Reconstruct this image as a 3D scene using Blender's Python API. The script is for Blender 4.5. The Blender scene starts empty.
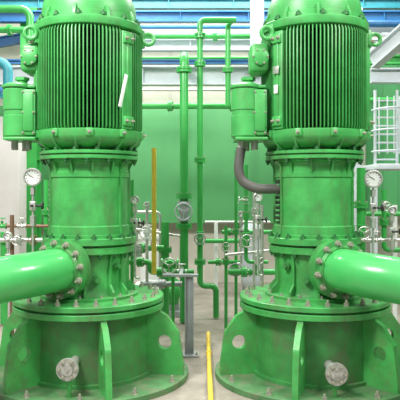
import bpy, bmesh, math, random
from mathutils import Vector, Matrix
random.seed(4)
pi=math.pi
scene=bpy.context.scene
scene.view_settings.view_transform='Standard'
COL=scene.collection
CAMZ=1.85; F=620.0
def W(px,py,d): return Vector(((px-200)*d/F, d, CAMZ-(py-190)*d/F))

# ---------------- materials ----------------
def mat(name,c,rough=.45,metal=0.0,var=.12,dirt=0.0,dirtc=(.16,.13,.08),scale=6.0,bump=.0,coat=0.0,streak=1.0):
    m=bpy.data.materials.new(name); m.use_nodes=True
    nt=m.node_tree; n=nt.nodes; l=nt.links
    b=n['Principled BSDF']; b.inputs['Roughness'].default_value=rough; b.inputs['Metallic'].default_value=metal
    if coat: b.inputs['Coat Weight'].default_value=coat
    tc=n.new('ShaderNodeTexCoord')
    nz=n.new('ShaderNodeTexNoise'); nz.inputs['Scale'].default_value=scale; nz.inputs['Detail'].default_value=5
    l.new(tc.outputs['Object'],nz.inputs['Vector'])
    cr=n.new('ShaderNodeValToRGB')
    cr.color_ramp.elements[0].position=.3; cr.color_ramp.elements[1].position=.7
    cr.color_ramp.elements[0].color=tuple(x*(1-var) for x in c)+(1,)
    cr.color_ramp.elements[1].color=tuple(min(1,x*(1+var)+var*.03) for x in c)+(1,)
    l.new(nz.outputs['Fac'],cr.inputs['Fac'])
    out=cr.outputs['Color']
    if dirt>0:
        mp=n.new('ShaderNodeMapping'); mp.inputs['Scale'].default_value=(1,1,streak)
        l.new(tc.outputs['Object'],mp.inputs['Vector'])
        n2=n.new('ShaderNodeTexNoise'); n2.inputs['Scale'].default_value=scale*.8; n2.inputs['Detail'].default_value=9; n2.inputs['Roughness'].default_value=.7
        l.new(mp.outputs['Vector'],n2.inputs['Vector'])
        r2=n.new('ShaderNodeValToRGB'); r2.color_ramp.elements[0].position=.47; r2.color_ramp.elements[1].position=.70
        l.new(n2.outputs['Fac'],r2.inputs['Fac'])
        mu=n.new('ShaderNodeMath'); mu.operation='MULTIPLY'; mu.inputs[1].default_value=dirt
        l.new(r2.outputs['Color'],mu.inputs[0])
        mx=n.new('ShaderNodeMix'); mx.data_type='RGBA'
        l.new(mu.outputs[0],mx.inputs['Factor']); l.new(out,mx.inputs['A']); mx.inputs['B'].default_value=dirtc+(1,)
        out=mx.outputs['Result']
    l.new(out,b.inputs['Base Color'])
    if bump:
        bp=n.new('ShaderNodeBump'); bp.inputs['Strength'].default_value=bump; bp.inputs['Distance'].default_value=.01
        n3=n.new('ShaderNodeTexNoise'); n3.inputs['Scale'].default_value=scale*8
        l.new(tc.outputs['Object'],n3.inputs['Vector']); l.new(n3.outputs['Fac'],bp.inputs['Height']); l.new(bp.outputs['Normal'],b.inputs['Normal'])
    return m
GREEN=mat('green_paint',(.050,.335,.075),.38,var=.24,dirt=.9,dirtc=(.085,.16,.06),scale=5,bump=.25,streak=.35,coat=.1)
GREENM=mat('green_motor_paint',(.058,.37,.088),.40,var=.16,dirt=.65,dirtc=(.10,.21,.075),scale=6,streak=.4)
GREENF=mat('green_fin_paint',(.045,.31,.068),.45,var=.14,dirt=.5,dirtc=(.08,.18,.06),scale=6,streak=.4)
GSHADE=mat('recess_shade_green',(.004,.022,.006),.9)  # near-black colour stands in for shade in fin gaps and louvre slot
GREENB=mat('shaded_dirty_green',(.045,.26,.062),.5,var=.2,dirt=.95,dirtc=(.11,.14,.07),scale=6,bump=.25,streak=.6)  # darkened green puts shade between gussets into the colour; grime mixed over it
GUSM=mat('green_gusset_paint',(.058,.37,.082),.38,var=.18,dirt=.7,dirtc=(.12,.17,.075),scale=6,bump=.2)
PLINTH=mat('grimy_base_plate',(.075,.21,.075),.6,var=.25,dirt=1.0,dirtc=(.21,.19,.13),scale=7,bump=.3)
GPIPE=mat('green_pipe_paint',(.045,.38,.075),.30,var=.12,scale=3)
GLIGHT=mat('bright_green_discharge',(.065,.48,.12),.26,var=.08,dirt=.2,dirtc=(.12,.3,.1),scale=3,coat=.3)
STEEL=mat('bare_steel',(.60,.60,.57),.38,.7,var=.15,scale=30)
DULL=mat('dull_grey_metal',(.45,.46,.42),.5,.4,var=.2,dirt=.5,dirtc=(.27,.25,.19),scale=25)
BOLTM=mat('bolt_steel',(.40,.40,.32),.45,.5,var=.3,scale=40)
GBOLT=mat('green_painted_bolt',(.025,.15,.04),.5,var=.2,scale=20)
WHITE=mat('white_enamel',(.78,.80,.78),.4,var=.03)
BLACK=mat('black_rubber',(.03,.03,.028),.6)
HOSE=mat('grey_hose',(.10,.10,.09),.5)
GREY=mat('grey_galvanised',(.38,.41,.42),.5,.2,var=.12,dirt=.4,dirtc=(.22,.2,.16),scale=5)
LGREY=mat('light_grey_steel',(.52,.57,.60),.5,var=.06,dirt=.25,dirtc=(.34,.36,.35),scale=3)
YEL=mat('yellow_paint',(.82,.58,.07),.4,dirt=.3,dirtc=(.45,.33,.08),scale=10)
BLUE=mat('blue_paint',(.012,.12,.30),.4)
TEAL=mat('teal_paint',(.03,.27,.33),.45)
BROWN=mat('rusty_copper',(.22,.13,.08),.5,.3)

def wallmat(name,c,axis='X',period=.35,dark=.75,dirt=.2):
    m=mat(name,c,.6,var=.07,dirt=dirt,dirtc=tuple(x*.7 for x in c),scale=1.2,streak=.4)
    nt=m.node_tree;n=nt.nodes;l=nt.links
    b=n['Principled BSDF']; src=b.inputs['Base Color'].links[0].from_socket
    tc=n.new('ShaderNodeTexCoord'); wv=n.new('ShaderNodeTexWave'); wv.bands_direction=axis
    wv.wave_profile='SIN'; wv.inputs['Scale'].default_value=.314/period
    l.new(tc.outputs['Object'],wv.inputs['Vector'])
    r=n.new('ShaderNodeValToRGB'); r.color_ramp.elements[0].position=0.0; r.color_ramp.elements[1].position=.08
    r.color_ramp.elements[0].color=(dark,dark,dark,1)
    l.new(wv.outputs['Fac'],r.inputs['Fac'])
    mx=n.new('ShaderNodeMix'); mx.data_type='RGBA'; mx.blend_type='MULTIPLY'; mx.inputs['Factor'].default_value=1
    l.new(src,mx.inputs['A']); l.new(r.outputs['Color'],mx.inputs['B']); l.new(mx.outputs['Result'],b.inputs['Base Color'])
    return m

# ---------------- mesh builder ----------------
def axis_matrix(o,d,up=Vector((0,0,1))):
    z=Vector(d).normalized()
    if abs(z.dot(up))>.99: up=Vector((0,1,0))
    x=up.cross(z).normalized(); y=z.cross(x)
    M=Matrix((x,y,z)).transposed().to_4x4(); M.translation=Vector(o); return M
class B:
    def __init__(s): s.bm=bmesh.new()
    def _x(s,vs,M):
        if M is not None:
            for v in vs: v.co=M@v.co
    def box(s,c,size,bev=0,M=None,seg=2):
        b=bmesh.new(); bmesh.ops.create_cube(b,size=1)
        for v in b.verts: v.co=Vector((v.co.x*size[0],v.co.y*size[1],v.co.z*size[2]))
        if bev: bmesh.ops.bevel(b,geom=b.edges[:],offset=bev,segments=seg,affect='EDGES',profile=.5)
        T=Matrix.Translation(Vector(c))
        for v in b.verts:
            v.co=T@v.co
            if M is not None: v.co=M@v.co
        s.merge(b); return s
    def merge(s,b):
        me=bpy.data.meshes.new('t'); b.to_mesh(me); b.free(); s.bm.from_mesh(me); bpy.data.meshes.remove(me)
    def lathe(s,prof,seg=64,M=None):
        rings=[];new=[]
        for r,z in prof:
            if r<1e-6:
                v=s.bm.verts.new((0,0,z)); rings.append([v]); new.append(v)
            else:
                ring=[s.bm.verts.new((r*math.cos(2*pi*i/seg),r*math.sin(2*pi*i/seg),z)) for i in range(seg)]
                rings.append(ring); new+=ring
        for a,b in zip(rings,rings[1:]):
            for i in range(seg):
                j=(i+1)%seg
                try:
                    if len(a)==1 and len(b)==1: pass
                    elif len(a)==1: s.bm.faces.new((a[0],b[i],b[j]))
                    elif len(b)==1: s.bm.faces.new((a[i],a[j],b[0]))
                    else: s.bm.faces.new((a[i],a[j],b[j],b[i]))
                except ValueError: pass
        s._x(new,M); return s
    def cyl(s,a,b,r,seg=20,r2=None):
        a=Vector(a);b=Vector(b);L=(b-a).length
        M=axis_matrix(a,b-a)
        r2=r if r2 is None else r2
        return s.lathe([(0,0),(r,0),(r2,L),(0,L)],seg,M)
    def tube(s,pts,r,bend=.1,seg=16,nb=7):
        P=[Vector(p) for p in pts]; path=[P[0]]
        for i in range(1,len(P)-1):
            a=(P[i-1]-P[i]);c=(P[i+1]-P[i]); la=a.length;lc=c.length
            a.normalize();c.normalize()
            ang=a.angle(c)
            if ang>pi-.02: path.append(P[i]);continue
            t=min(bend,la*.49 if i>1 else la*.95,lc*.49 if i<len(P)-2 else lc*.95)
            A=P[i]+a*t;C=P[i]+c*t
            half=ang/2; bis=(a+c).normalized(); O=P[i]+bis*(t/math.cos(half))
            va=(A-O);vc=(C-O);tot=va.angle(vc)
            for k in range(nb+1):
                u=k/nb; path.append(O+(va*math.sin((1-u)*tot)+vc*math.sin(u*tot))/math.sin(tot))
        path.append(P[-1])
        rings=[]; prev=None
        for i,p in enumerate(path):
            if i==0: t=path[1]-path[0]
            elif i==len(path)-1: t=path[-1]-path[-2]
            else: t=(path[i+1]-path[i]).normalized()+(path[i]-path[i-1]).normalized()
            t.normalize()
            if prev is None:
                u=Vector((0,0,1)) if abs(t.z)<.9 else Vector((0,1,0))
            else: u=prev
            x=(u-t*u.dot(t)).normalized(); y=t.cross(x); prev=x
            rings.append([s.bm.verts.new(p+(x*math.cos(2*pi*k/seg)+y*math.sin(2*pi*k/seg))*r) for k in range(seg)])
        for a,b in zip(rings,rings[1:]):
            for k in range(seg):
                j=(k+1)%seg; s.bm.faces.new((a[k],a[j],b[j],b[k]))
        s.bm.faces.new(rings[0][::-1]); s.bm.faces.new(rings[-1]); return s
    def torus(s,R,r,M=None,seg=32,ts=8):
        rings=[];new=[]
        for i in range(seg):
            a=2*pi*i/seg; ring=[]
            for k in range(ts):
                b=2*pi*k/ts
                v=s.bm.verts.new(((R+r*math.cos(b))*math.cos(a),(R+r*math.cos(b))*math.sin(a),r*math.sin(b))); ring.append(v);new.append(v)
            rings.append(ring)
        for i in range(seg):
            a=rings[i];b=rings[(i+1)%seg]
            for k in range(ts): s.bm.faces.new((a[k],b[k],b[(k+1)%ts],a[(k+1)%ts]))
        s._x(new,M); return s
    def prism(s,poly,th,M=None,holes=None):
        b=bmesh.new()
        if holes:
            cx,cz,hr=holes; N=40
            def ray(a):
                dx,dz=math.cos(a),math.sin(a);best=None
                for i in range(len(poly)):
                    x1,z1=poly[i];x2,z2=poly[(i+1)%len(poly)]
                    ex,ez=x2-x1,z2-z1; den=dx*ez-dz*ex
                    if abs(den)<1e-9: continue
                    t=((x1-cx)*ez-(z1-cz)*ex)/den; u=((x1-cx)*dz-(z1-cz)*dx)/den
                    if t>0 and -1e-6<=u<=1+1e-6 and (best is None or t<best): best=t
                return best
            angs=sorted([2*pi*i/N for i in range(N)]+[math.atan2(z-cz,x-cx)%(2*pi) for x,z in poly])
            inn=[];outt=[]
            for side in (-th/2,th/2):
                inn.append([b.verts.new((cx+hr*math.cos(a),side,cz+hr*math.sin(a))) for a in angs])
                outt.append([b.verts.new((cx+ray(a)*math.cos(a),side,cz+ray(a)*math.sin(a))) for a in angs])
            n=len(angs)
            for i in range(n):
                j=(i+1)%n
                for q in (0,1): b.faces.new((inn[q][i],inn[q][j],outt[q][j],outt[q][i]))
                b.faces.new((inn[0][i],inn[0][j],inn[1][j],inn[1][i]))
                b.faces.new((outt[0][i],outt[0][j],outt[1][j],outt[1][i]))
            bmesh.ops.remove_doubles(b,verts=b.verts[:],dist=1e-5)
        else:
            v0=[b.verts.new((x,-th/2,z)) for x,z in poly]; v1=[b.verts.new((x,th/2,z)) for x,z in poly]
            b.faces.new(v0);b.faces.new(v1[::-1]);n=len(poly)
            for i in range(n): b.faces.new((v0[i],v0[(i+1)%n],v1[(i+1)%n],v1[i]))
        if M is not None:
            for v in b.verts: v.co=M@v.co
        s.merge(b); return s
    def obj(s,name,m,parent=None,loc=None,label=None,cat=None,group=None,kind=None,sharp=35):
        bm=s.bm; bmesh.ops.recalc_face_normals(bm,faces=bm.faces[:])
        lim=math.radians(sharp)
        for f in bm.faces: f.smooth=True
        for e in bm.edges:
            if len(e.link_faces)==2 and e.calc_face_angle(0)>lim: e.smooth=False
        me=bpy.data.meshes.new(name); bm.to_mesh(me); bm.free()
        me.materials.append(m)
        o=bpy.data.objects.new(name,me); COL.objects.link(o)
        fin(o,parent,loc,label,cat,group,kind); return o
def fin(o,parent=None,loc=None,label=None,cat=None,group=None,kind=None):
    if loc is not None: o.location=loc
    if parent is not None: o.parent=parent
    if label: o['label']=label
    if cat: o['category']=cat
    if group: o['group']=group
    if kind: o['kind']=kind
def empty(name,loc,label,cat,group=None):
    o=bpy.data.objects.new(name,None); o.empty_display_size=.1; COL.objects.link(o)
    fin(o,None,loc,label,cat,group); return o

def bolt_mesh(name,r,m,h=None):
    h=h or r*1.1
    b=B(); b.lathe([(0,-.004),(r*1.35,-.004),(r*1.35,r*.25),(0,r*.25)],12)
    b.lathe([(0,r*.2),(r,r*.2),(r,r*.2+h),(0,r*.2+h)],6)
    b.lathe([(0,h),(r*.5,h),(r*.5,h*2.0),(0,h*2.0)],8)
    bm=b.bm; me=bpy.data.meshes.new(name); bmesh.ops.recalc_face_normals(bm,faces=bm.faces[:]); bm.to_mesh(me); bm.free(); me.materials.append(m); return me
BM_S=bolt_mesh('bolt_small',.014,BOLTM); BM_M=bolt_mesh('bolt_medium',.023,BOLTM,.030); BM_G=bolt_mesh('bolt_green',.021,GBOLT); BM_XS=bolt_mesh('bolt_tiny',.009,BOLTM)
def bolt(me,pos,d,parent):
    o=bpy.data.objects.new('bolt',me); COL.objects.link(o); o.parent=parent
    o.matrix_basis=axis_matrix(pos,d)
def bolt_ring(me,c,n,R,cnt,parent,off=0.0):
    M=axis_matrix(c,n)
    for i in range(cnt):
        a=2*pi*i/cnt+off
        bolt(me,M@Vector((R*math.cos(a),R*math.sin(a),0)),n,parent)
def dirn(deg): a=math.radians(deg); return Vector((math.sin(a),-math.cos(a),0))
def rotm(deg): return Matrix.Rotation(math.radians(deg),4,'Z')
def radm(a): return Matrix.Rotation(math.radians(a-90),4,'Z')

# ---------------- pump ----------------
NZ=1.12
def pump(loc,gus_off,pads,side,NA,label,tag,drain_ang,drain_z,bx):
    root=empty('vertical_pump',loc,label,'pump',None)
    bp=B().lathe([(0,0),(.99,0),(.99,.05),(.985,.055),(.60,.055),(0,.055)],96).obj('base_ring',PLINTH,root)
    for k in range(12):
        a=gus_off+30*k+15; bolt(BM_M,dirn(a)*.93+Vector((0,0,.055)),(0,0,1),bp)
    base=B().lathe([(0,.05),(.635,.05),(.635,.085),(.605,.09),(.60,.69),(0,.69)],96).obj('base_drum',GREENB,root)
    for k in range(6):
        a=gus_off+60*k
        poly=[(.59,.05),(.96,.05),(.96,.15),(.915,.47),(.80,.625),(.735,.66),(.735,.69),(.59,.69)]
        B().prism(poly,.055,radm(a),holes=(.775,.37,.068)).obj('gusset',GUSM,base)
    fl=B().lathe([(0,.685),(.735,.685),(.74,.69),(.74,.735),(.735,.74),(.70,.743),(.70,.757),(.735,.76),(.74,.764),(.74,.802),(.73,.81),(.42,.81),(0,.81)],96).obj('mounting_flange',GREEN,root)
    bolt_ring(BM_M,(0,0,.808),(0,0,1),.67,24,fl)
    head=B().lathe([(0,.80),(.485,.80),(.485,.835),(.475,.84),(.385,.845),(.365,.90),(.365,1.10),(.385,1.17),(.385,1.24),(0,1.24)],80)
    for a in (62,-75,100,-110,150,-150,-5*side,-40*side):
        head.prism([(.35,.84),(.455,.84),(.455,.88),(.395,.95),(.395,1.16),(.43,1.25),(.35,1.25)],.022,radm(a))
    head=head.obj('discharge_head',GREEN,root)
    bolt_ring(BM_S,(0,0,.838),(0,0,1),.45,14,head,.2)
    for aa,zz in((-20*side,1.0),(-52*side,1.12)):
        q=dirn(aa); B().cyl(q*.35+Vector((0,0,zz)),q*.40+Vector((0,0,zz)),.038,16).cyl(q*.39+Vector((0,0,zz)),q*.425+Vector((0,0,zz)),.026,6).obj('plug',GREENB,head)
    d=dirn(NA)
    c0=Vector((0,0,NZ)); B().cyl(c0+d*.28,c0+d*.445,.20,40).cyl(c0+d*.425,c0+d*.485,.272,48).obj('discharge_nozzle',GREEN,root)
    cf=B().lathe([(0,1.24),(.44,1.24),(.445,1.245),(.445,1.30),(.44,1.305),(.405,1.307),(.405,1.325),(.455,1.327),(.46,1.33),(.46,1.385),(.455,1.39),(.41,1.392),(.41,1.42),(.39,1.425),(0,1.425)],80).obj('coupling_flange',GREEN,root)
    bolt_ring(BM_G,(0,0,1.39),(0,0,1),.435,18,cf,.1)
    bolt_ring(BM_G,(0,0,1.24),(0,0,-1),.42,18,cf,.1)
    st=B().lathe([(0,1.41),(.398,1.41),(.398,1.50),(.392,1.505),(.382,1.51),(.382,1.97),(.392,1.975),(.395,2.02),(.388,2.025),(.388,2.08),(.40,2.11),(.435,2.13),(.435,2.15),(0,2.15)],80)
    for a in (58,-62,95,-100,140,-140):
        st.prism([(.37,1.42),(.42,1.42),(.405,1.50),(.405,2.06),(.44,2.14),(.37,2.14)],.02,radm(a))
    for a in (-42,-14,14,42):
        st.prism([(.37,2.0),(.395,2.0),(.44,2.14),(.37,2.14)],.02,radm(a))
    st=st.obj('motor_stool',GREEN,root)
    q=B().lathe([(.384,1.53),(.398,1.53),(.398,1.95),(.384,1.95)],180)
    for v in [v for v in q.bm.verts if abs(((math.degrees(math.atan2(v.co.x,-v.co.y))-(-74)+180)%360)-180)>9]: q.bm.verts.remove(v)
    q.obj('guard_slot_dark',GSHADE,st)  # dark sheet behind the louvres, darkness of the slot put into its colour
    q=B()
    for k in range(8): q.lathe([(.398,1.54+k*.05),(.404,1.55+k*.05),(.398,1.56+k*.05)],180)
    for v in [v for v in q.bm.verts if abs(((math.degrees(math.atan2(v.co.x,-v.co.y))-(-74)+180)%360)-180)>8]: q.bm.verts.remove(v)
    q.obj('guard_louvre',GREENM,st)
    mf=B().lathe([(0,2.145),(.475,2.145),(.48,2.15),(.48,2.18),(.455,2.183),(.455,2.193),(.485,2.196),(.485,2.22),(.48,2.225),(0,2.225)],80).obj('motor_flange',GREEN,root)
    bolt_ring(BM_G,(0,0,2.225),(0,0,1),.455,14,mf,.1)
    bolt_ring(BM_G,(0,0,2.145),(0,0,-1),.458,14,mf,.1)
    body=B().lathe([(0,2.22),(.37,2.22),(.37,2.245),(.42,2.26),(.47,2.285),(.50,2.31),(.518,2.34),(.525,2.36),(.525,2.415),(.505,2.425),(.42,2.43),(.42,3.37),(.50,3.38),(.525,3.39),(.53,3.40),(.53,3.46),(.52,3.47),(.47,3.48),(0,3.48)],96)
    for k in range(14):
        body.prism([(.33,2.225),(.43,2.225),(.50,2.30),(.515,2.335),(.33,2.335)],.022,Matrix.Rotation(math.radians(360/14*k+8),4,'Z'))
    body=body.obj('motor_housing',GREENM,root)
    for k in range(10):
        a=36*k+10; B().box((0,-.52,2.385),(.07,.06,.075),.012,rotm(a)).obj('housing_boss',GREENM,body)
        bolt(BM_S,dirn(a)*.55+Vector((0,0,2.385)),dirn(a),body)
    B().lathe([(.423,2.44),(.427,2.44),(.427,3.36),(.423,3.36)],96).obj('fin_gap_shade',GSHADE,body)  # thin dark sleeve over the housing, painting the shade between fins
    fins=B(); n=92
    for k in range(n):
        a=360*k/n
        if any(abs(((a-p+180)%360)-180)<w for p,w in pads): continue
        fins.prism([(.41,2.42),(.51,2.42),(.527,2.45),(.527,3.34),(.51,3.375),(.41,3.375)],.0105,radm(a))
    fins.obj('cooling_fins',GREENF,body)
    for p,w in pads:
        pd=B(); wd=2*.5*math.sin(math.radians(w))*.95; M=rotm(p)
        pd.box((0,-.475,2.89),(wd,.12,.93),.012,M)
        pd.box((0,-.535,2.50),(wd*.9,.05,.09),.01,M).box((0,-.535,3.28),(wd*.9,.05,.09),.01,M)
        pd.box((0,-.53,2.89),(wd*.25,.03,.70),.008,M)
        pd=pd.obj('housing_pad',GREENM,body)
        for zz in(2.50,3.28):
            for xx in(-wd*.28,wd*.28): bolt(BM_S,M@Vector((xx,-.56,zz)),dirn(p),pd)
    cowl=B().lathe([(0,3.47),(.485,3.47),(.485,3.52),(.465,3.53),(.465,3.60),(.455,3.67),(.425,3.74),(.37,3.79),(.30,3.82),(.28,3.83),(.28,3.86),(.18,3.89),(0,3.895)],96)
    for k in range(10):
        cowl.prism([(.44,3.47),(.51,3.47),(.51,3.51),(.475,3.58),(.44,3.58)],.025,Matrix.Rotation(math.radians(36*k+12),4,'Z'))
    cowl=cowl.obj('fan_cowl',GREENM,root)
    bolt_ring(BM_G,(0,0,3.475),(0,0,1),.505,14,cowl,.2)
    for p in (84,-58):
        dd=dirn(p); c=dd*.595+Vector((0,0,3.34))
        l=B().torus(.055,.02,axis_matrix(c,Vector((0.15,-1,0))),24,8); l.box((0,-.52,3.34),(.05,.08,.18),.008,rotm(p))
        l.obj('lifting_lug',GREENM,body)
    T=Matrix.Translation((bx,0,-.055)); BX=Vector((bx,0,0))
    tb=B()
    tb.box((-.50,-.06,2.66),(.18,.26,.32),.02,T)
    tb.box((-.66,-.10,2.645),(.27,.36,.49),.06,T,4)
    tb.lathe([(0,-.24),(.125,-.24),(.14,-.22),(.14,-.03),(.132,-.025),(.132,.025),(.14,.03),(.14,.22),(.125,.24),(0,.24)],32,T@Matrix.Translation((-.71,-.19,2.645)))
    tb=tb.obj('terminal_box',GREENM,root)
    cv=B().box((-.58,-.285,2.645),(.14,.035,.44),.015,T).box((-.58,-.305,2.645),(.10,.02,.36),.01,T).obj('terminal_box_cover',GREENM,tb)
    for xx in(-.05,.05):
        for zz in(-.195,0,.195): bolt(BM_XS,BX+Vector((-.58+xx,-.302,2.59+zz)),(0,-1,0),cv)
    B().lathe([(0,0),(.14,0),(.15,.01),(.15,.03),(.10,.055),(0,.06)],32,T@Matrix.Translation((-.71,-.19,2.88))).box((-.61,-.12,2.895),(.18,.32,.03),.01,T).obj('box_lid',GREENM,tb)
    B().box((-.66,-.13,2.395),(.31,.40,.03),.01,T).obj('box_bottom_plate',GREENM,tb)
    B().cyl(BX+Vector((-.68,-.15,2.86)),BX+Vector((-.68,-.15,2.93)),.05,20).cyl(BX+Vector((-.68,-.15,2.915)),BX+Vector((-.68,-.15,2.945)),.07,6).obj('conduit_fitting',GREENM,tb)
    bt=B().box((-.575,-.12,3.12),(.19,.32,.28),.05,Matrix.Translation((bx,0,0)),4).box((-.49,-.05,3.12),(.16,.12,.16),.01).lathe([(0,0),(.08,0),(.08,.02),(.06,.03),(0,.03)],24,axis_matrix((-.575+bx,-.285,3.12),(0,-1,0))).obj('auxiliary_box',GREENM,root)
    for k in range(6):
        aa=pi*k/3; bolt(BM_XS,(-.575+bx+.068*math.cos(aa),-.307,3.12+.068*math.sin(aa)),(0,-1,0),bt)
    for xx,yy in((-.75,-.16),(-.62,-.16),(-.69,0)): B().cyl((xx+bx,yy,2.24),(xx+bx,yy,2.335),.034,12).obj('cable_gland',DULL,tb)
    for (p,z,w,h,m,tilt) in tag:
        M=rotm(p)@Matrix.Translation((0,-.556,z))@Matrix.Rotation(math.radians(tilt),4,'Y')
        B().box((0,0,0),(w,.008,h),.001,M).obj('nameplate',m,body)
    if side>0:
        B().tube([(-.75+bx,-.16,2.26),(-.77,-.16,2.05),(-.73,-.16,1.93),(-.60,-.18,1.86),(-.37,-.12,1.86)],.048,.13,18).obj('cable_hose',HOSE,root,label='thick dark grey flexible conduit')
    fa=dirn(drain_ang); c=Vector((0,0,drain_z))
    dr=B().cyl(c+fa*.55,c+fa*.86,.045,20).cyl(c+fa*.85,c+fa*.872,.092,32).cyl(c+fa*.877,c+fa*.90,.096,32)
    dr=dr.obj('drain_flange',DULL,root)
    B().cyl(c+fa*.90,c+fa*.908,.05,28).cyl(c+fa*.908,c+fa*.92,.014,8).obj('drain_plug',DULL,dr)
    bolt_ring(BM_S,c+fa*.90,fa,.073,6,dr)
    B().box((0,-.82,.14),(.03,.05,.18),.003,rotm(drain_ang)).obj('drain_bracket',GUSM,dr)
    return root
PL=(-1.105,6.2,0); PR=(1.14,6.2,0); NAL=-21; NAR=16
pump(PL,20,[(52,8),(-66,7),(150,9)],-1,NAL,'green vertical pump with a white tag on its finned motor',[(44,2.78,.035,.32,WHITE,14)],-2,.31,.05)
pump(PR,-20,[(-50,7),(66,7),(150,9)],1,NAR,'green vertical pump, dark grey conduit under its terminal box',[(-50,2.98,.07,.07,STEEL,0),(-50,2.80,.045,.08,WHITE,0)],2,.27,.01)

for P,s,na,ee in((PL,-1,NAL,(-.86,-.50,-.10)),(PR,1,NAR,(.88,-.46,-.10))):
    d=dirn(na); c=Vector(P)+Vector((0,0,NZ))
    a=c+d*.487
    root=empty('discharge_pipe',a,'thick glossy green discharge elbow bolted to the pump nozzle','pipe','discharge pipes')
    e=Vector(ee).normalized()
    B().tube([Vector((0,0,0)),d*.36,d*.36+e*1.9],.196,.32,48,16).obj('pipe',GLIGHT,root)
    fb=B().lathe([(.18,0),(.272,0),(.272,.065),(.225,.07),(.208,.10),(.18,.10)],48,axis_matrix((0,0,0),d)).obj('flange',GREEN,root)
    bolt_ring(BM_M,d*.065,d,.243,12,fb,.15)

# ---------------- pressure gauge ----------------
def gauge(g,base,label,toward,m=STEEL,r=.085):
    g=Vector(g)
    root=empty('pressure_gauge',(g.x,g.y,base),label,'gauge','pressure gauges on the pumps')
    o=Vector((0,0,g.z-base))
    M=axis_matrix(o,(0,-1,0))
    B().lathe([(0,-.04),(r*.9,-.04),(r,-.03),(r,.02),(r*1.06,.02),(r*1.06,.032),(r*.9,.035),(r*.88,.02),(0,.02)],40,M).obj('gauge_case',m,root)
    B().lathe([(0,.022),(r*.87,.022),(r*.87,.024),(0,.024)],40,M).obj('dial',WHITE,root)
    t=B()
    for k in range(11):
        a=math.radians(-130+26*k); q=o+Vector((math.sin(a)*r*.72,-.026,math.cos(a)*r*.72))
        t.box((0,0,0),(.004,.002,.016),0,Matrix.Translation(q)@Matrix.Rotation(a,4,'Y'))
    a=math.radians(-60); t.box((0,0,r*.25),(.005,.002,r*.75),0,Matrix.Translation(o+Vector((0,-.028,0)))@Matrix.Rotation(a,4,'Y'))
    t.obj('dial_markings',BLACK,root)
    s=B().cyl(o-Vector((0,0,r)),(0,0,0),.013,12)
    z=o.z-r
    s.cyl((0,0,z-.02),(0,0,z-.09),.026,6); s.cyl((0,0,z-.30),(0,0,z-.40),.032,6)
    s.box((0,0,z-.20),(.06,.05,.09),.008)
    s.obj('stem',m,root)
    B().cyl((0,0,z-.20),(.09,0,z-.20),.012,10).cyl((.085,0,z-.20),(.10,0,z-.20),.035,16).cyl((0,0,z-.20),(0,-.07,z-.20),.012,10).obj('needle_valve',BLACK,root)
    tw=Vector(toward)-Vector((g.x,g.y,base))
    B().tube([(0,0,.02),(0,0,-.05),Vector((tw.x,tw.y,-.05))],.014,.03,10).obj('impulse_tube',m,root)
gp=W(33,177,6.15); gauge(gp,.98,'white-faced pressure gauge on a silver stem beside the pump',(PL[0]-.43,6.2,.98))
gp=W(373,179,6.15); gauge(gp,.98,'white-faced pressure gauge on a silver stem beside the pump',(PR[0]+.43,6.2,.98))
gauge(W(135,200,6.7),.95,'small gauge on a thin tube behind the pump',(PL[0]+.45,6.7,.95),r=.045)
gauge(W(258,197,6.9),.95,'small gauge on a thin tube behind the pump',(PR[0]-.45,6.9,.95),r=.05)
gauge(W(241,214,8.4),.90,'small gauge on the green vertical pipe',(W(237,214,8.4).x,8.4,.90),r=.04)
gauge(W(8,236,7.0),.90,'small gauge before the concrete pier',(W(0,236,7.0).x,7.0,.90),r=.045)
gauge(W(392,210,6.9),.90,'small gauge near the ladder pipes',(W(398,210,6.9).x,6.9,.90),r=.04)

# ---------------- room ----------------
def slab(name,c,size,m,kind='structure'):
    return B().box((0,0,0),size).obj(name,m,None,c,None,None,None,kind)
FLOOR=mat('concrete_floor',(.31,.275,.23),.5,var=.28,dirt=.95,dirtc=(.185,.16,.125),scale=2.4,bump=.25)
slab('floor',(0,5,-.1),(18,20,.2),FLOOR)
slab('wall_back',(0,12.7,4),(18,.2,8),wallmat('pale_cladding',(.68,.67,.56),'X',.6,.9,.2))
slab('wall_left',(-8.5,5,4),(.2,16,8),wallmat('pale_wall',(.36,.37,.34),'Y',.6,.8))
slab('wall_right',(8.5,5,4),(.2,16,8),wallmat('green_side_cladding',(.08,.30,.11),'Y',.5,.8))
def panel(name,px0,px1,py0,py1,d,m,th=.08):
    a=W(px0,py1,d);b=W(px1,py0,d)
    return B().box((0,0,0),(b.x-a.x,th,b.z-a.z),.01).obj(name,m,None,((a.x+b.x)/2,d,(a.z+b.z)/2),None,None,None,'structure')
panel('wall_back_green',-60,300,106,223,12.0,wallmat('green_sheet',(.085,.35,.12),'X',1.3,.88,.3),.10)
panel('wall_back_green_side',366,460,60,215,12.0,wallmat('green_sheet_bright',(.09,.39,.14),'X',.3,.85,.1),.10)
slab('wall_back_lower',(0,12.45,.7),(17,.1,1.4),mat('beige_lower_wall',(.56,.53,.45),.75,var=.1,dirt=.5,dirtc=(.38,.36,.29),scale=2))
pr=W(23,118,9.5)
B().box((0,0,0),(1.6,.4,pr.z),.01).obj('concrete_pier',mat('grey_concrete',(.52,.50,.48),.8,var=.08,dirt=.4,dirtc=(.37,.35,.32),scale=2),None,(pr.x-.8,9.5,pr.z/2),'grey-beige concrete pier with stained surface','pier')

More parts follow.
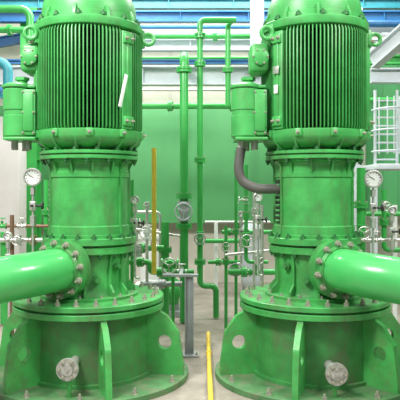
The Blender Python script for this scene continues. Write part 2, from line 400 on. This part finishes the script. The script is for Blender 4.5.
def hbeam(a,b,h,w,m,label,name='steel_beam',group=None,vert=False):
    a=Vector(a);b=Vector(b);L=(b-a).length
    up=Vector((0,0,1)) if not vert else Vector((0,1,0))
    M=axis_matrix(a,b-a,up)
    q=B(); t=.018
    q.box((0,0,L/2),(t,h,L),0,M); q.box((0,h/2,L/2),(w,t*1.4,L),0,M); q.box((0,-h/2,L/2),(w,t*1.4,L),0,M)
    for k in range(1,int(L/1.2)): q.box((0,0,k*1.2),(w*.9,h*.96,.012),0,M)
    return q.obj(name,m,None,None,label,'beam' if 'beam' in name else 'column',group)
hbeam(W(-80,76,10),W(262,76,10),.28,.20,LGREY,'light grey steel H beam carrying pipes')
hbeam(W(120,45,10.6),W(470,45,10.6),.18,.15,LGREY,'light grey steel cross beam under the roof')
hbeam(W(-80,62,10.9),W(330,62,10.9),.06,.10,BLUE,'slim blue steel beam behind the pipes')
hbeam(W(370,76,9.6),W(470,76,9.6),.20,.18,LGREY,'light grey steel H beam on the ladder side')
hbeam(W(362,60,10.2),W(470,60,10.2),.12,.14,GPIPE,'green steel beam above the ladder')
hbeam(W(-90,17,11),W(490,17,11),.17,.15,BLUE,'blue painted steel roof beam')
hbeam(W(-90,4,11.5),W(490,4,11.5),.16,.15,TEAL,'teal painted steel roof beam')
hbeam(W(257,75,9.8),W(257,-60,9.8),.20,.20,LGREY,'light grey steel column rising from the beam','steel_column',None,True)
a=W(31,300,11.3); hbeam((a.x,a.y,0),W(31,10,11.3),.3,.3,GPIPE,'green steel column against the rear wall','steel_column',None,True)
a=W(352,300,11.3); hbeam((a.x,a.y,0),W(352,10,11.3),.3,.3,LGREY,'grey steel column against the rear wall','steel_column',None,True)
hbeam(W(372,62,8.6),W(420,20,8.0),.20,.16,LGREY,'pale diagonal steel brace','steel_beam')
hbeam(W(-60,52,11.4),W(50,34,11.4),.16,.12,BLUE,'sloping blue steel brace under the roof')
slab('ceiling',(0,11.2,6.6),(18,3.0,.12),wallmat('roof_sheet',(.42,.52,.46),'Y',.3,.85))

# ---------------- pipework ----------------
def pipe(pts,r,m,label,flanges=(),bend=.14,name='green_pipe',group=None,seg=18,cat='pipe'):
    P=[Vector(p) for p in pts]; o=P[0]
    root=empty(name,o,label,cat,group)
    B().tube([p-o for p in P],r,bend,seg).obj('pipe',m,root)
    for (p,d,R) in flanges:
        p=Vector(p)-o; d=Vector(d).normalized()
        f=B().cyl(p-d*.035,p-d*.003,R,28).cyl(p+d*.003,p+d*.035,R,28).obj('flange',m,root)
        bolt_ring(BM_XS,p+d*.035,d,R*.82,6,f)
    return root
Z=(0,0,1);X=(1,0,0)
def G(px,d): return Vector(((px-200)*d/F,d,0.02))
d=8.6
pipe([W(184,54,d)+Vector((0,1.2,0)),W(184,54,d),G(184,d)],.060,GPIPE,'thick green vertical pipe with flanges and a valve',
     [(W(184,70,d),Z,.105),(W(184,196,d),Z,.11),(W(184,226,d),Z,.11)])
d=8.9
pipe([W(236,20,d),W(200,20,d),W(200,286,d),W(216,286,d),G(216,d)],.042,GPIPE,'long thin green vertical pipe with an elbow at its top',
     [(W(200,36,d),Z,.08),(W(200,64,d),Z,.08),(W(200,160,d),Z,.08),(W(200,262,d),Z,.08)],bend=.08)
pipe([W(120,106,9.3),W(272,106,9.3)],.045,GPIPE,'green horizontal pipe clamped below the beam',[(W(170,106,9.3),X,.08),(W(232,106,9.3),X,.08)])
pipe([W(228,106,9.1),W(228,20,9.1),W(236,20,9.1)],.04,GPIPE,'short green riser pipe near the beam',[(W(228,70,9.1),Z,.075)])
pipe([W(110,36,10.3),W(300,36,10.3)],.05,GPIPE,'green horizontal header pipe under the roof',[(W(215,36,10.3),X,.09)])
pipe([W(120,58,9.6),W(272,58,9.6)],.022,GPIPE,'thin green pipe under the roof',[])
pipe([W(120,90,9.9),W(272,90,9.9)],.02,STEEL,'thin stainless tube under the beam',[],name='steel_tube')
pipe([W(120,27,10.8),W(300,27,10.8)],.035,BLUE,'blue horizontal pipe under the roof beam',[],name='blue_pipe')
pipe([W(362,24,9.2),W(430,24,9.2)],.05,BLUE,'blue horizontal pipe above the diagonal brace',[],name='blue_pipe')
pipe([W(366,100,9.9),W(430,100,9.9)],.04,GPIPE,'green horizontal pipe behind the ladder',[])
pipe([W(-40,30,10.1),W(48,30,10.1)],.05,GPIPE,'green horizontal header pipe under the roof',[(W(10,30,10.1),X,.09)])
pipe([W(-40,9,9.5),W(30,9,9.5),W(30,70,9.5)],.06,GPIPE,'green pipe with downward elbow beneath the roof',[])
pipe([W(154,148,7.2),W(154,274,7.2)],.028,YEL,'clear yellow vertical pipe next to the valves',[],name='yellow_pipe')
pipe([(.09,4.6,.035),(.10,7.3,.035),(.10,7.5,.12)],.025,YEL,'yellow pipe lying along the floor between pumps',[((.098,6.9,.035),(0,1,0),.034)],bend=.06,name='yellow_pipe')
pipe([W(-30,62,9),W(8,62,9),W(8,112,9)],.07,TEAL,'teal pipe with elbow beside the pier',[(W(8,96,9),Z,.11)],name='teal_pipe')
pipe([W(-30,92,9.3),W(30,92,9.3)],.08,BLUE,'blue horizontal pipe at the pier',[],name='blue_pipe')

d=7.6
pipe([W(125,262,d),W(150,262,d),W(150,272,d),W(194,272,d)],.036,GPIPE,'small green manifold pipe at knee height',[(W(140,262,d),X,.06),(W(160,272,d),X,.06)],bend=.05)
pipe([W(132,180,d),G(132,d)],.022,GPIPE,'small green vertical drain pipe',[(W(132,225,d),Z,.045)])
pipe([W(147,205,8),G(147,8)],.02,STEEL,'thin stainless vertical tube',[],name='steel_tube')
pipe([W(165,222,8.3),G(165,8.3)],.055,GPIPE,'green pipe rising from the floor unit',[(W(165,250,8.3),Z,.09)])
pipe([W(130,248,8.2),W(164,248,8.2)],.04,GPIPE,'green horizontal pipe behind the yellow pipe',[(W(142,248,8.2),X,.07)])
pipe([W(125,212,8.6),W(160,212,8.6),G(160,8.6)],.02,STEEL,'thin stainless tube with an elbow',[],name='steel_tube',bend=.06)
pipe([W(173,272,7.7),G(173,7.7)],.022,GPIPE,'small green leg pipe under the manifold',[])
pipe([W(142,284,8.0),W(182,284,8.0)],.035,GREY,'grey horizontal pipe low above the floor',[(W(162,284,8.0),X,.06)],name='grey_pipe')
pipe([W(236,150,8.6),G(236,8.6)],.022,GPIPE,'small green vertical pipe',[(W(236,232,8.6),Z,.045)])
pipe([W(226,226,8.2),G(226,8.2)],.022,GPIPE,'small green vertical pipe with a valve',[(W(226,262,8.2),Z,.045)])
pipe([W(208,262,9.0),W(232,262,9.0)],.03,GPIPE,'green horizontal connecting pipe',[(W(218,262,9.0),X,.055)])
pipe([W(246,165,7.8),W(246,262,7.8),W(268,262,7.8)],.024,GPIPE,'small green pipe turning toward the pump',[(W(246,215,7.8),Z,.045)],bend=.06)
pipe([W(262,205,7.5),G(262,7.5)],.02,STEEL,'thin stainless vertical tube',[],name='steel_tube')
pipe([W(254,190,8.2),G(254,8.2)],.018,STEEL,'thin stainless vertical tube with small fittings',[],name='steel_tube')
pipe([W(222,232,8.8),W(272,232,8.8)],.030,GPIPE,'green horizontal pipe with small fittings',[(W(228,232,8.8),X,.055)])
pipe([W(225,255,8.0),W(275,250,8.0)],.018,STEEL,'thin stainless horizontal tube',[],name='steel_tube')
pipe([W(228,272,8.3),W(275,272,8.3)],.04,GPIPE,'green horizontal pipe low behind the pump',[(W(244,272,8.3),X,.07)])
pipe([W(205,241,9.4),W(242,241,9.4)],.035,GPIPE,'green horizontal connecting pipe',[])
pipe([W(128,228,8.4),W(180,236,8.4)],.018,STEEL,'thin stainless horizontal tube',[],name='steel_tube')
pipe([W(205,222,9.8),W(270,222,9.8)],.02,STEEL,'thin stainless horizontal tube',[],name='steel_tube')
pipe([W(216,222,9.6),G(216,9.6)],.03,WHITE,'white vertical pipe near the rear wall',[],name='white_pipe')
d=7.2
pipe([W(361,168,d),G(361,d)],.05,GPIPE,'green vertical pipe beside the pump',[(W(361,205,d),Z,.08)])
pipe([W(384,190,d),W(384,250,d),W(420,250,d)],.03,GPIPE,'small green pipe with elbow',[(W(384,222,d),Z,.055)],bend=.06)
pipe([W(350,240,d-.2),W(420,240,d-.2)],.02,STEEL,'thin stainless horizontal tube',[],name='steel_tube')
pipe([W(366,214,7.5),W(420,214,7.5)],.03,GPIPE,'green horizontal pipe with small flange',[(W(390,214,7.5),X,.055)])
pipe([W(395,205,8),G(395,8)],.03,WHITE,'white vertical pipe near the ladder',[],name='white_pipe')
pipe([W(-20,240,d),W(50,240,d)],.025,STEEL,'thin stainless horizontal tube',[],name='steel_tube')
pipe([W(12,215,d+.1),G(12,d+.1)],.025,BROWN,'rusty copper vertical tube',[],name='rusty_tube')
pipe([W(-20,226,7.6),W(48,226,7.6)],.02,BROWN,'rusty horizontal tube with fittings',[],name='rusty_tube')
pipe([W(46,180,7.7),G(46,7.7)],.03,GPIPE,'small green vertical pipe',[(W(46,212,7.7),Z,.055)])
pipe([W(4,232,8.5),G(4,8.5)],.05,GPIPE,'green vertical pipe before the pier',[(W(4,240,8.5),Z,.085)])

# ---------------- valves ----------------
def valve(p,s,m,label,face=(0,-1,0),wm=None,axis=(0,0,1)):
    root=empty('gate_valve',p,label,'valve','gate valves')
    a=Vector(axis); f=Vector(face)
    B().cyl(-a*.9*s,-a*.72*s,.62*s,24).cyl(a*.72*s,a*.9*s,.62*s,24).cyl(-a*.72*s,a*.72*s,.40*s,20).lathe([(0,-.5*s),(.35*s,-.42*s),(.52*s,0),(.35*s,.42*s),(0,.5*s)],20,axis_matrix((0,0,0),f)).obj('valve_body',m,root)
    B().cyl(f*.3*s,f*.95*s,.28*s,18,.22*s).cyl(f*.85*s,f*.97*s,.42*s,18).cyl(f*.95*s,f*1.75*s,.07*s,10).obj('bonnet',m,root)
    M=axis_matrix(f*1.6*s,f)
    h=B().torus(.75*s,.075*s,M,28,8)
    for k in range(3):
        c,q=math.cos(2*pi*k/3+.5),math.sin(2*pi*k/3+.5)
        h.cyl(M@Vector((0,0,0)),M@Vector((.74*s*c,.74*s*q,0)),.05*s,8)
    h.cyl(M@Vector((0,0,-.08*s)),M@Vector((0,0,.12*s)),.15*s,12)
    h.obj('handwheel',wm or m,root)
UP=(0,0,1); LF=(-1,0,0); RT=(1,0,0)
valve(W(184,211,8.55),.15,GREY,'grey gate valve on the thick green pipe, round handwheel facing out',wm=LGREY)
valve(W(170,264,7.7),.12,GPIPE,'green gate valve on the manifold beside the grey post',wm=STEEL,axis=X)
valve(W(138,250,7.5),.085,STEEL,'small stainless valve with round handwheel',wm=GREY)
valve(W(147,206,8.0),.06,STEEL,'small stainless valve above the manifold')
valve(W(147,232,8.0),.10,WHITE,'white valve with round handwheel behind the yellow pipe',wm=WHITE)
valve(W(132,222,7.6),.06,STEEL,'small stainless valve with sideways stem',face=RT)
valve(W(152,248,8.2),.08,STEEL,'small stainless valve with upright stem',face=UP,axis=X)
valve(W(182,272,7.6),.06,STEEL,'small stainless valve with upright stem',face=UP,axis=X)
valve(W(226,246,8.2),.075,GPIPE,'small green valve on the slim vertical pipe',wm=STEEL)
valve(W(246,240,7.7),.10,GPIPE,'green gate valve between the pipes',wm=STEEL)
valve(W(258,258,7.4),.075,STEEL,'small stainless valve near the pump')
valve(W(254,212,8.1),.06,STEEL,'small stainless valve on the thin tube')
valve(W(246,200,7.8),.055,STEEL,'small stainless valve with sideways stem',face=LF)
valve(W(238,232,8.8),.09,GPIPE,'green valve with upright stem on the horizontal pipe',face=UP,axis=X,wm=STEEL)
valve(W(256,272,8.3),.10,GPIPE,'green gate valve with upright stem low on the pipe',face=UP,axis=X,wm=GREY)
valve(W(235,268,8.5),.11,GPIPE,'green gate valve low on the vertical pipe',wm=GREY)
valve(W(200,238,8.8),.10,GPIPE,'green gate valve on the thin pipe',wm=GREY)
valve(W(384,206,7.1),.065,STEEL,'small stainless valve beside the ladder')
valve(W(361,232,7.1),.09,GPIPE,'green gate valve on the side pipe',wm=STEEL)
valve(W(376,240,7.0),.06,STEEL,'small stainless valve with upright stem',face=UP,axis=X)
valve(W(19,240,7.1),.065,STEEL,'small stainless valve before the pier')
valve(W(34,240,7.2),.06,BROWN,'small rusty valve before the pier')
valve(W(22,226,7.6),.06,STEEL,'small stainless valve with upright stem',face=UP,axis=X)
valve(W(2,226,7.6),.06,GPIPE,'small green valve before the pier',face=UP,axis=X)

def booster(p,label,m1,m2,k_=1.0):
    root=empty('booster_pump',p,label,'pump')
    B().box((0,0,.04),(.7,.4,.08),.01).box((-.18,0,.12),(.2,.25,.1),.01).box((.18,0,.12),(.2,.25,.1),.01).obj('skid',GREY,root)
    M=axis_matrix((-.32,0,.30),(1,0,0))
    q=B().lathe([(0,0),(.12,.01),(.145,.04),(.15,.08),(.15,.34),(.13,.36),(0,.36)],32,M)
    for k in range(18):
        q.prism([(.14,.09),(.17,.09),(.17,.33),(.14,.33)],.008,M@Matrix.Rotation(2*pi*k/18,4,'Z'))
    q.obj('motor',m1,root)
    B().lathe([(0,.36),(.06,.36),(.06,.42),(.16,.43),(.19,.48),(.19,.56),(.16,.60),(.07,.61),(.07,.68),(0,.68)],32,M).cyl((.18,0,.40),(.18,0,.66),.055,18).cyl((.18,0,.62),(.18,0,.66),.09,24).obj('volute',m2,root)
    root.scale=(k_,k_,k_)
booster((-.62,9.2,0),'small booster pump with white motor on a grey skid',WHITE,GPIPE,1.1)

def vessel(p,r,h,m,label):
    root=empty('filter_vessel',p,label,'vessel')
    B().lathe([(0,.12),(r*.6,.14),(r*.95,.22),(r,.3),(r,h-.15),(r*1.15,h-.15),(r*1.15,h-.09),(r,h-.09),(r*.8,h),(0,h+.03)],40).obj('shell',m,root)
    for k in range(3):
        a=2*pi*k/3+.5; B().box((r*.85*math.cos(a),r*.85*math.sin(a),.13),(.04,.04,.26),.004).obj('leg',GREY,root)
vessel((-.82,10.2,0),.18,1.20,WHITE,'small white filter vessel on short legs')
vessel((.9,10.8,0),.19,1.25,LGREY,'small grey filter vessel on short legs')

root=empty('pipe_support',(-.12,6.95,0),'grey steel channel post standing on a base plate','support')
B().box((0,0,.44),(.10,.012,.88),.002).box((-.045,-.03,.44),(.010,.06,.88),.002).box((.045,-.03,.44),(.010,.06,.88),.002).box((0,-.02,.012),(.22,.20,.024),.004).obj('post',GREY,root)
B().box((-.10,-.01,.895),(.40,.07,.03),.004).box((-.10,.30,.88),(.04,.60,.03),.003).obj('top_bracket',GREY,root)
for xx in(-.085,.085): bolt(BM_S,(xx,-.085,.024),Z,root)

def ladder(px,py0,py1,d):
    a=W(px,py1,d); top=W(px,py0,d).z
    root=empty('caged_ladder',(a.x,d,a.z),'pale steel ladder with round safety hoops','ladder')
    H=top-a.z; w=.17
    for s in(-1,1): B().box((s*w,0,H/2),(.035,.05,H),.004).obj('rail',LGREY,root)
    for k in range(int(H/.13)): B().cyl((-w,0,.08+k*.13),(w,0,.08+k*.13),.014,8).obj('rung',LGREY,root)
    for k in range(int(H/.32)):
        z=.2+k*.32; pts=[Vector((math.cos(t)*w*1.3,-math.sin(t)*.4,z)) for t in [pi*i/12 for i in range(13)]]
        B().tube(pts,.013,.02,8,2).obj('hoop',LGREY,root)
    for s in(-.8,-.4,0,.4,.8):
        x=s*w*1.3;y=-.4*math.sqrt(1-s*s); B().box((x,y,H/2),(.018,.008,H-.3),.002).obj('cage_strip',LGREY,root)
ladder(386,90,164.7,9.6)
B().box((0,0,0),(1.6,.9,.08),.005).obj('platform',LGREY,None,W(402,164.7,9.6)+Vector((.3,0,-.041)),'pale steel platform carrying the ladder','platform')
for dx in(0,1.0):
    p=W(374,164.7,9.6)+Vector((dx,0,-.081)); B().box((0,0,-p.z/2),(.09,.09,p.z),.004).box((0,0,-p.z+.01),(.2,.2,.02),.003).obj('platform_post',LGREY,None,p,'pale steel post under the ladder platform','post','platform posts')
def tray(a,b,label):
    a=Vector(a);b=Vector(b);L=(b-a).length;M=axis_matrix(a,b-a)
    q=B(); q.box((-.12,0,L/2),(.012,.07,L),0,M).box((.12,0,L/2),(.012,.07,L),0,M)
    for k in range(int(L/.15)): q.box((0,-.02,.07+k*.15),(.24,.012,.03),0,M)
    q.obj('cable_tray',LGREY,None,None,label,'cable tray')
tray(W(365,32,9.5),W(470,32,9.5),'pale perforated cable tray hung under the roof')

# ---------------- lights ----------------
w=bpy.data.worlds.new('World'); scene.world=w; w.use_nodes=True
n=w.node_tree.nodes; l=w.node_tree.links; bg=n['Background']
tc=n.new('ShaderNodeTexCoord'); sp=n.new('ShaderNodeSeparateXYZ'); rr=n.new('ShaderNodeValToRGB')
l.new(tc.outputs['Generated'],sp.inputs[0]); l.new(sp.outputs['Z'],rr.inputs['Fac'])
rr.color_ramp.elements[0].position=.05; rr.color_ramp.elements[0].color=(.16,.165,.16,1)
rr.color_ramp.elements[1].position=.8; rr.color_ramp.elements[1].color=(1,1,.98,1)
l.new(rr.outputs['Color'],bg.inputs[0]); bg.inputs[1].default_value=1.35
def area(loc,rot,size,e,c=(1,1,1)):
    l=bpy.data.lights.new('area_light','AREA'); l.shape='RECTANGLE'; l.size=size[0]; l.size_y=size[1]; l.energy=e; l.color=c
    o=bpy.data.objects.new('added_light',l); COL.objects.link(o); o.location=loc; o.rotation_euler=rot  # unseen lamps added to light the pumps and rear wall, no fixtures
area((-3.0,2.8,6.0),(math.radians(36),0,math.radians(-28)),(1.8,1.0),520,(1,.98,.94))
area((3.4,3.4,5.8),(math.radians(34),0,math.radians(38)),(1.6,1.0),250,(1,.98,.94))
area((0,9.6,6.3),(math.radians(14),0,0),(6,1.2),640,(1,.99,.95))

cam=bpy.data.cameras.new('Camera'); cam.sensor_width=36; cam.lens=F*36/400
co=bpy.data.objects.new('Camera',cam); COL.objects.link(co); co.location=(0,0,CAMZ); co.rotation_euler=(math.radians(90),0,0)
cam.shift_y=-10/400
scene.camera=co
